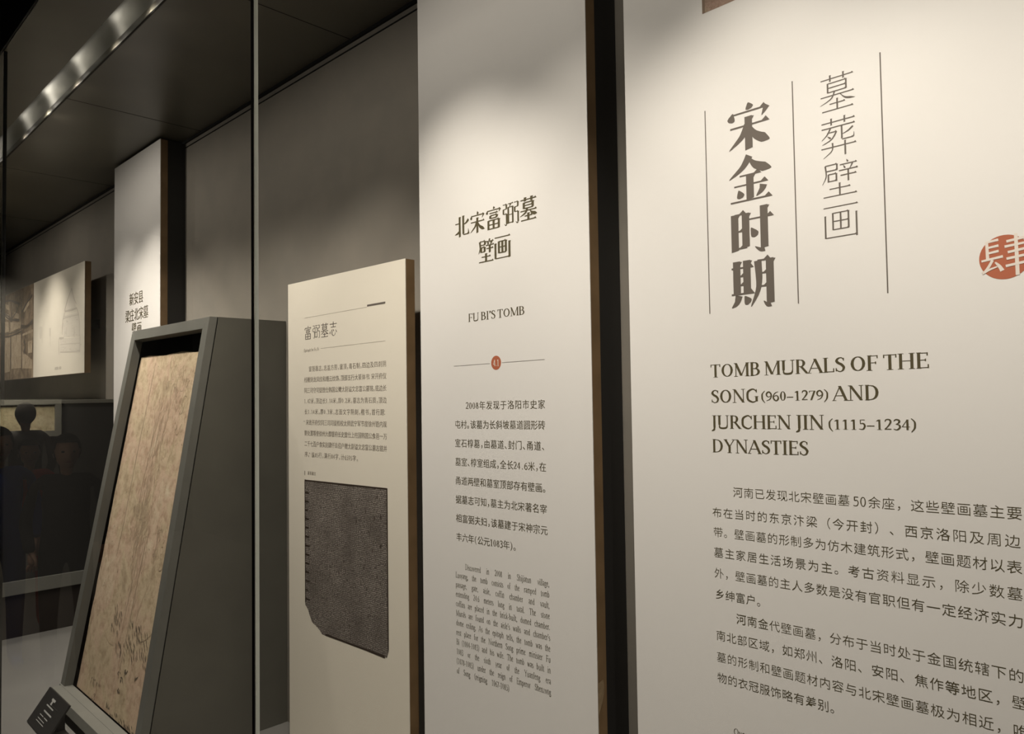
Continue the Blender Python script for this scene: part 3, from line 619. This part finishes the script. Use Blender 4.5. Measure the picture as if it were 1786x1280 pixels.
# ------------------------------------------------------------------ leaning mural stand
def fp(x, z, off=0): return (x, .876+.164*(z+1.075)+off, z)
st = thing('display_stand', 'large slanted olive grey display stand holding the tall mural in a recessed frame', 'display stand', (-2.95, 1.1, FZ))
xT, xB, xRt, zT, zB = -3.311, -3.414, -2.5515, .283, -1.2
bw = .046
def rail(pts, o0, o1, name, m='frame'):
    q = MB(); q.hexa([fp(x, z, o0) for x, z in pts]+[fp(x, z, o1) for x, z in pts]); return q.build(name, m, st, bevel=.0012)
xl = lambda z: xB+(xT-xB)*(z-zB)/(zT-zB)
zi, zb = zT-.040, -1.135
rail([(xT, zT), (xRt, zT), (xRt-bw, zi), (xl(zi)+bw, zi)], 0, .028, 'frame_rail')
rail([(xl(zb), zb), (xl(zb)+bw, zb), (xl(zi)+bw, zi), (xT, zT)], 0, .028, 'frame_rail')
rail([(xRt-bw, zb), (xRt, zb), (xRt, zT), (xRt-bw, zi)], 0, .028, 'frame_rail')
rail([(xl(zb), zb), (xl(-1.2), -1.198), (xRt, -1.198), (xRt, zb)], -.004, .028, 'frame_rail')
# inner return in the same grey, sloping back to the dark recess
q = MB()
q.poly([fp(xl(zb)+bw, zb, .0), fp(xl(zb)+bw+.008, zb, .030), fp(xl(zi)+bw+.008, zi-.008, .030), fp(xl(zi)+bw, zi, 0)])
q.poly([fp(xl(zi)+bw, zi, 0), fp(xl(zi)+bw+.008, zi-.008, .030), fp(xRt-bw-.008, zi-.008, .030), fp(xRt-bw, zi, 0)])
q.poly([fp(xRt-bw, zi, 0), fp(xRt-bw-.008, zi-.008, .030), fp(xRt-bw-.008, zb, .030), fp(xRt-bw, zb, 0)])
q.build('inner_return', 'frame', st)
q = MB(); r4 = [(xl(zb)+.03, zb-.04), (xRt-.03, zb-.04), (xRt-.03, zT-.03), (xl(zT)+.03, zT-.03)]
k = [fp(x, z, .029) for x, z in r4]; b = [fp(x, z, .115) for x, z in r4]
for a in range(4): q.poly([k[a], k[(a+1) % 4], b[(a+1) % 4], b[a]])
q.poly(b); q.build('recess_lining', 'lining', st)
# ledge along the foot of the opening
q = MB(); q.hexa([fp(xl(-1.16)+.02, -1.165, -.045), fp(xRt, -1.165, -.045), fp(xRt, -1.165, .03), fp(xl(-1.16)+.02, -1.165, .03),
                  fp(xl(-1.16)+.02, zb-.001, -.040), fp(xRt, zb-.001, -.040), fp(xRt, zb-.001, .03), fp(xl(-1.16)+.02, zb-.001, .03)])
q.build('foot_ledge', 'frame', st, bevel=.0015)
# body behind the frame, a dark groove between them
def slab(x0, x1, off0, name, m, zt=zT, zb_=FZ+.001):
    q = MB(); a0 = fp(x0, zb_, off0); a1 = fp(x0, zt, off0)
    q.hexa([(x0, a0[1], zb_), (x1, a0[1], zb_), (x1, WY-.001, zb_), (x0, WY-.001, zb_), (x0, a1[1], zt), (x1, a1[1], zt), (x1, WY-.001, zt), (x0, WY-.001, zt)])
    return q.build(name, m, st)
slab(xRt-.018, xRt, .032, 'side_panel', 'stand')
slab(xRt-.020, xRt-.004, .028, 'shadow_gap', 'groove')
q = MB(); q.hexa([(xB, fp(0, FZ, .032)[1], FZ+.001), (xB+.018, fp(0, FZ, .032)[1], FZ+.001), (xB+.018, WY-.001, FZ+.001), (xB, WY-.001, FZ+.001), (xT, fp(0, zT, .032)[1], zT), (xT+.018, fp(0, zT, .032)[1], zT), (xT+.018, WY-.001, zT), (xT, WY-.001, zT)])
q.build('side_panel', 'stand', st)
cbox('top_panel', 'stand', (xT+.018, xRt-.018, fp(0, zT, .029)[1], WY-.001, zT-.018, zT-.0005), st)

# the mural slab itself
mr = thing('mural_slab', 'tall fragment of faded yellow and pink mural leaning inside the slanted stand', 'mural', (-3.0, .95, -1.13))
MO = .035
xs0 = lambda z: -3.328+(z+1.18)*.052        # left edge leans with the frame
def mp(u, v, off=0):                        # u 0..1 across, v 0..1 up
    z = -1.135+v*(.171+1.135); a = xs0(z); return fp(a+u*(-2.612-a), z, MO-off)
q = MB(); n = 26; random.seed(3)
edge = []
for k in range(n+1): edge.append((0+random.uniform(-.004, .006), k/n))
top = [(k/14, 1+random.uniform(-.0012, .0012)+.0025*math.sin(k*.9)) for k in range(1, 14)]
right = [(1+random.uniform(-.003, .003), 1-k/n) for k in range(n+1)]
loop = edge+top+right
fr_ = [mp(u, v) for u, v in loop]; bk = [mp(u, v, -.022) for u, v in loop]
q.poly(fr_[::-1]); q.poly(bk)
for a in range(len(loop)): b = (a+1) % len(loop); q.poly([fr_[a], fr_[b], bk[b], bk[a]])
q.build('plaster_body', 'mural', mr, recalc=True)
class MInk:
    def __init__(s): s.m = MB(); s.k = 0
    def line(s, P, wd, n=4):
        # u is scaled so that widths are isotropic (slab about .74 wide, 1.32 tall)
        for qd in ribbon([(u*.74, v*1.32) for u, v in P], wd, n):
            s.k += 1; s.m.poly([mp(x/.74, y/1.32, .0006+(s.k % 30)*1e-5) for x, y in qd])
ink = MInk(); R_ = random.uniform
def wig(P, a=.008): return [(u+R_(-a, a), v+R_(-a, a)) for u, v in P]
# pole / banner edges running down the slab, figures in robes, foliage
ink.line(wig([(.27, .98), (.26, .85), (.25, .7), (.24, .5), (.23, .4)], .004), [.003, .006, .004])
ink.line(wig([(.62, .46), (.60, .34), (.585, .22), (.57, .12)], .003), [.002, .005, .003])
ink.line(wig([(.55, .47), (.53, .34), (.51, .22)], .003), [.002, .004, .002])
def robe(cx, cy, s):
    for k in range(8):
        t = k/7; x = cx+(t-.5)*.17*s
        ink.line(wig([(x*.6+cx*.4+R_(-.01, .01), cy+R_(.06, .10)*s), (x, cy+.03*s), (x+R_(-.03, .03), cy-.04*s), (x+R_(-.03, .04), cy-R_(.08, .14)*s)], .008*s), [.0008, .0024, .0008])
    for k in range(6):
        x = cx+R_(-.09, .05)*s; y = cy+R_(-.11, .08)*s
        ink.line([(x, y), (x+.03*s, y-R_(.006, .02)*s), (x+R_(.05, .08)*s, y+R_(-.01, .02)*s)], [.0008, .002, .0008])
def loops(cx, cy, s, n):
    for k in range(n):
        x = cx+R_(-.1, .1)*s; y = cy+R_(-.06, .06)*s; r = R_(.012, .035)*s
        ink.line([(x+r*math.cos(a), y+.6*r*math.sin(a)) for a in [j*.95+k for j in range(6)]], [.001, .0022, .001], 3)
robe(.52, .78, 1.1); robe(.50, .60, 1.1); loops(.57, .70, 1.2, 8); loops(.70, .86, 1.2, 10); loops(.62, .93, 1.0, 8); robe(.56, .48, 1.0)
loops(.52, .55, 1.3, 12); loops(.80, .83, .8, 8); loops(.80, .48, .6, 10); loops(.85, .92, .7, 7)
for cx, cy, a_, b_, n_ in ((.5, .80, .2, .14, 110), (.5, .56, .2, .09, 110), (.72, .90, .2, .07, 60), (.52, .38, .12, .1, 60), (.78, .46, .05, .07, 40), (.45, .3, .3, .1, 30)):
    for k in range(n_):
        u = cx+R_(-1, 1)*a_*R_(.2, 1); v = cy+R_(-1, 1)*b_
        ink.line([(u, v), (u+R_(-.018, .018), v-.010), (u+R_(-.02, .02), v-R_(.014, .03))], [.0006, .0022, .0006], 2)
ink.line([(.78, .38), (.70, .31), (.68, .25), (.78, .22), (.92, .26)], [.001, .004, .002])
ink.line([(.80, .43), (.86, .41), (.90, .42)], [.001, .004, .001])
ink.line([(.15, .30), (.22, .21), (.36, .17), (.5, .18)], [.001, .002, .001])
ink.m.build('painted_lines', 'mural_line', mr)
ink = MInk()
for cx, cy, wdt, ht, n in ((.74, .215, .2, .045, 70), (.40, .245, .08, .035, 26), (.60, .175, .2, .02, 16)):
    for k in range(n):
        u = cx+R_(-1, 1)*wdt*.75; v = cy+R_(-1, 1)*ht
        ink.line([(u, v), (u+.012, v-.006), (u+.022, v-.014+R_(-.004, .004))], [.001, .0048, .001], 2)
for u, v, s in ((.62, .10, 1), (.66, .125, 1.3), (.60, .075, .9), (.80, .13, .9), (.57, .11, .7), (.50, .02, 1.5)):
    for k in range(5): ink.line([(u+R_(-.02, .02), v+R_(-.01, .01)), (u+R_(-.02, .03), v+R_(-.01, .01))], [.001, .006*s, .001], 2)
for k in range(26):
    u = .27+R_(-.07, .07); v = .03+R_(-.035, .03); ink.line([(u, v), (u+R_(-.02, .02), v-R_(0, .018))], [.001, .003, .001], 2)
for k in range(22):
    u = R_(.1, .95); v = R_(.3, .98); ink.line([(u, v), (u+.008, v-.004)], [.001, .0035, .001], 2)
for k in range(30):
    u = .72+R_(-.25, .2); v = -.0+R_(.0, .022); ink.line([(u, max(v, .004)), (u+.02, max(v-.008, .003))], [.001, .005, .001], 2)
ink.m.build('dark_foliage_strokes', 'mural_dark', mr)

# ------------------------------------------------------------------ small black caption plate on the platform
cx0 = ray(87, 1200)*(.795/ray(87, 1200).y); cx1 = ray(121, 1228)*(.795/ray(121, 1228).y)
zt_ = (cx0.z+cx1.z)/2
lb = thing('caption_plate', 'small black caption plate with white lettering, standing before the mural stand', 'caption plate', ((cx0.x+cx1.x)/2, .76, FZ))
q = MB(); A, B_ = cx0.x, cx1.x
yb = .72
q.hexa([(A, yb, FZ+.004), (B_, yb, FZ+.004), (B_, yb+.006, FZ), (A, yb+.006, FZ), (A, .795, zt_), (B_, .795, zt_), (B_, .801, zt_-.003), (A, .801, zt_-.003)])
q.build('plate', 'solid_black', lb, bevel=.0008)
cbox('support', 'solid_black', (A+.07, B_-.07, .772, .80, FZ, zt_-.03), lb)
q = MB()
def lp(u, v): return (A+(B_-A)*u, yb+(.795-yb)*v-.0012, FZ+.004+(zt_-FZ-.004)*v+.0006)
for u0, u1, v0, v1 in ((.36, .52, .80, .86), (.40, .46, .70, .80), (.30, .62, .63, .665), (.34, .70, .48, .52), (.28, .45, .36, .385), (.5, .66, .36, .385), (.28, .6, .27, .29), (.28, .64, .2, .22)):
    q.poly([lp(u0, v0), lp(u1, v0), lp(u1, v1), lp(u0, v1)])
q.build('white_lettering', mat('label_white', (.4, .4, .38), .6), lb)

# ------------------------------------------------------------------ second stand farther left
s2 = thing('display_stand', 'low dark boxy display stand at the lower left, under the picture board', 'display stand', (-5.2, 1.05, FZ))
X_ = -4.453
cbox('plinth', 'lining', (-6.2, X_-.012, .64, WY-.001, FZ, -.985), s2)
cbox('rail', 'frame', (-6.2, X_, .62, WY-.001, -.985, -.915), s2, bevel=.003)
cbox('dark_body', 'solid_black', (-6.2, X_-.01, .64, WY-.001, -.915, -.02), s2)
cbox('top_panel', 'stand', (-6.2, X_, .62, WY-.001, -.02, .0), s2, bevel=.002)

# ------------------------------------------------------------------ across the aisle: what the glass mirrors
hm = thing('framed_mural', 'lit mural in a grey frame at the hall end, mirrored in the glass', 'mural', (-9.15, -.5, -.39))
cbox('picture', mural_mat('far_mural_plaster', [(.30, .26, .15), (.5, .44, .28), (.58, .5, .33), (.66, .6, .44)], 3), (-9.19, -9.15, -1.10, .10, -.33, -.05), hm)
for b in ((-9.19, -9.12, -1.16, .16, -.05, .01), (-9.19, -9.12, -1.16, .16, -.39, -.33), (-9.19, -9.12, .10, .16, -.33, -.05), (-9.19, -9.12, -1.16, -1.10, -.33, -.05)):
    cbox('frame_rail', 'frame', b, hm)

skin_m = mat('skin', (.50, .30, .20), .55); hair_m = mat('black_hair', (.012, .010, .009), .95)
def skin_chain(name, pts, edges, m, parent, sub=2):
    me = bpy.data.meshes.new(name); me.from_pydata([p[:3] for p in pts], edges, []); o = bpy.data.objects.new(name, me); C.objects.link(o)
    o.modifiers.new('skin', 'SKIN'); sv = me.skin_vertices[0].data
    for k, p in enumerate(pts): sv[k].radius = (p[3], p[4] if len(p) > 4 else p[3]); sv[k].use_root = (k == 0)
    md = o.modifiers.new('sub', 'SUBSURF'); md.levels = sub; md.render_levels = sub
    dg = bpy.context.evaluated_depsgraph_get(); nm = bpy.data.meshes.new_from_object(o.evaluated_get(dg))
    bpy.data.objects.remove(o, do_unlink=True)
    for p in nm.polygons: p.use_smooth = True
    nm.materials.clear(); nm.materials.append(m)
    n = bpy.data.objects.new(name, nm); C.objects.link(n); n.parent = parent; return n
def blob(name, c, r, m, parent, cut=None, n=14):
    me = bpy.data.meshes.new(name); b = bmesh.new(); bmesh.ops.create_uvsphere(b, u_segments=n*2, v_segments=n, radius=1)
    for v in b.verts:
        x, y, z = v.co
        if name == 'head':
            if z < 0: x *= 1-.28*(-z); y *= 1-.15*(-z)
            if x > .7 and abs(y) < .2 and -.25 < z < .12: x += .12
        v.co = (c[0]+x*r[0], c[1]+y*r[1], c[2]+z*r[2])
    if cut: bmesh.ops.delete(b, geom=[v for v in b.verts if cut(v.co)], context='VERTS')
    b.to_mesh(me); b.free()
    for p in me.polygons: p.use_smooth = True
    me.materials.append(m); o = bpy.data.objects.new(name, me); C.objects.link(o); o.parent = parent; return o
def person(px, depth, height, label, coat, trousers, face_px=True, long_hair=True, rot=None):
    d = ray(px, 705)*depth
    x, y = d.x, 2*GY-d.y
    t = thing('person', label, 'person', (x, y, HF))
    s = height/1.62
    t.scale = (s, s, s)
    ang = math.atan2(.3-y, -2.2-x) if rot is None else rot         # faces the glass / the way the visitor looks
    t.rotation_euler = (0, 0, ang)
    # facing +X in local space
    pts = [(0, 0, .92, .13, .155), (0, 0, 1.05, .115, .14), (0, 0, 1.22, .12, .165), (0, 0, 1.34, .09, .13),
           (0, .09, .84, .085), (.02, .10, .48, .060), (0, .10, .10, .045), (.12, .11, .045, .036),
           (0, -.09, .84, .085), (.02, -.10, .48, .060), (0, -.10, .10, .045), (.12, -.11, .045, .036),
           (0, .185, 1.31, .030), (-.02, .235, 1.06, .043), (.10, .21, .88, .036),
           (0, -.185, 1.31, .030), (-.02, -.235, 1.06, .043), (.10, -.21, .88, .036)]
    ed = [(0, 1), (1, 2), (2, 3), (0, 4), (4, 5), (5, 6), (6, 7), (0, 8), (8, 9), (9, 10), (10, 11), (3, 12), (12, 13), (13, 14), (3, 15), (15, 16), (16, 17)]
    skin_chain('body', pts, ed, mat('coat', coat, .8), t)
    skin_chain('neck', [(0, 0, 1.34, .030), (.005, 0, 1.44, .048), (.015, 0, 1.50, .05)], [(0, 1), (1, 2)], skin_m, t)
    blob('head', (.02, 0, 1.52), (.092, .074, .115), skin_m, t)
    blob('hair', (.004, 0, 1.545), (.105, .088, .108), hair_m, t, cut=lambda c: c.x > .055 and c.z < 1.585)
    if long_hair: skin_chain('hair', [(-.06, 0, 1.55, .06, .075), (-.08, 0, 1.42, .045, .075), (-.085, 0, 1.30, .03, .06)], [(0, 1), (1, 2)], hair_m, t)
    for sgn in (1, -1):
        blob('ear', (.01, sgn*.076, 1.515), (.016, .008, .028), skin_m, t, n=6)
        blob('eye', (.100, sgn*.030, 1.53), (.008, .013, .007), mat('eye_dark', (.02, .015, .01), .2), t, n=6)
        # hand: palm with four fingers and a thumb
        hx, hy, hz = .12, sgn*.205, .86
        P_ = [(hx-.02, hy, hz+.03, .024, .018), (hx+.02, hy, hz-.02, .030, .014)]; E_ = [(0, 1)]
        for f in range(4):
            k0 = len(P_); off = (f-1.5)*.017
            P_ += [(hx+.035+off*.3, hy+off, hz-.06, .0085), (hx+.030, hy+off, hz-.095+abs(f-1.3)*.006, .0075)]; E_ += [(1, k0), (k0, k0+1)]
        k0 = len(P_); P_ += [(hx+.05, hy-sgn*.02, hz-.02, .010), (hx+.062, hy-sgn*.022, hz-.055, .008)]; E_ += [(0, k0), (k0, k0+1)]
        skin_chain('hand', P_, E_, skin_m, t, 1)
    blob('mouth', (.098, 0, 1.462), (.006, .020, .005), mat('lips', (.35, .12, .10), .5), t, n=6)
    return t
person(117, 4.3, 1.38, 'visitor in black clothes, rightmost of the faces mirrored in the glass', (.01, .01, .01), (.01, .01, .01))
person(52, 5.2, 1.31, 'visitor with long hair in a dark red jacket, mirrored in the glass', (.5, .03, .02), (.01, .01, .01))
person(45, 6.9, 1.55, 'visitor with a round head in silhouette before the mirrored mural', (.012, .01, .01), (.01, .01, .01), long_hair=False, rot=math.radians(175))
person(-2, 4.4, 1.42, 'visitor in a dark blue jacket at the left edge of the mirrored group', (.03, .06, .25), (.01, .01, .015))
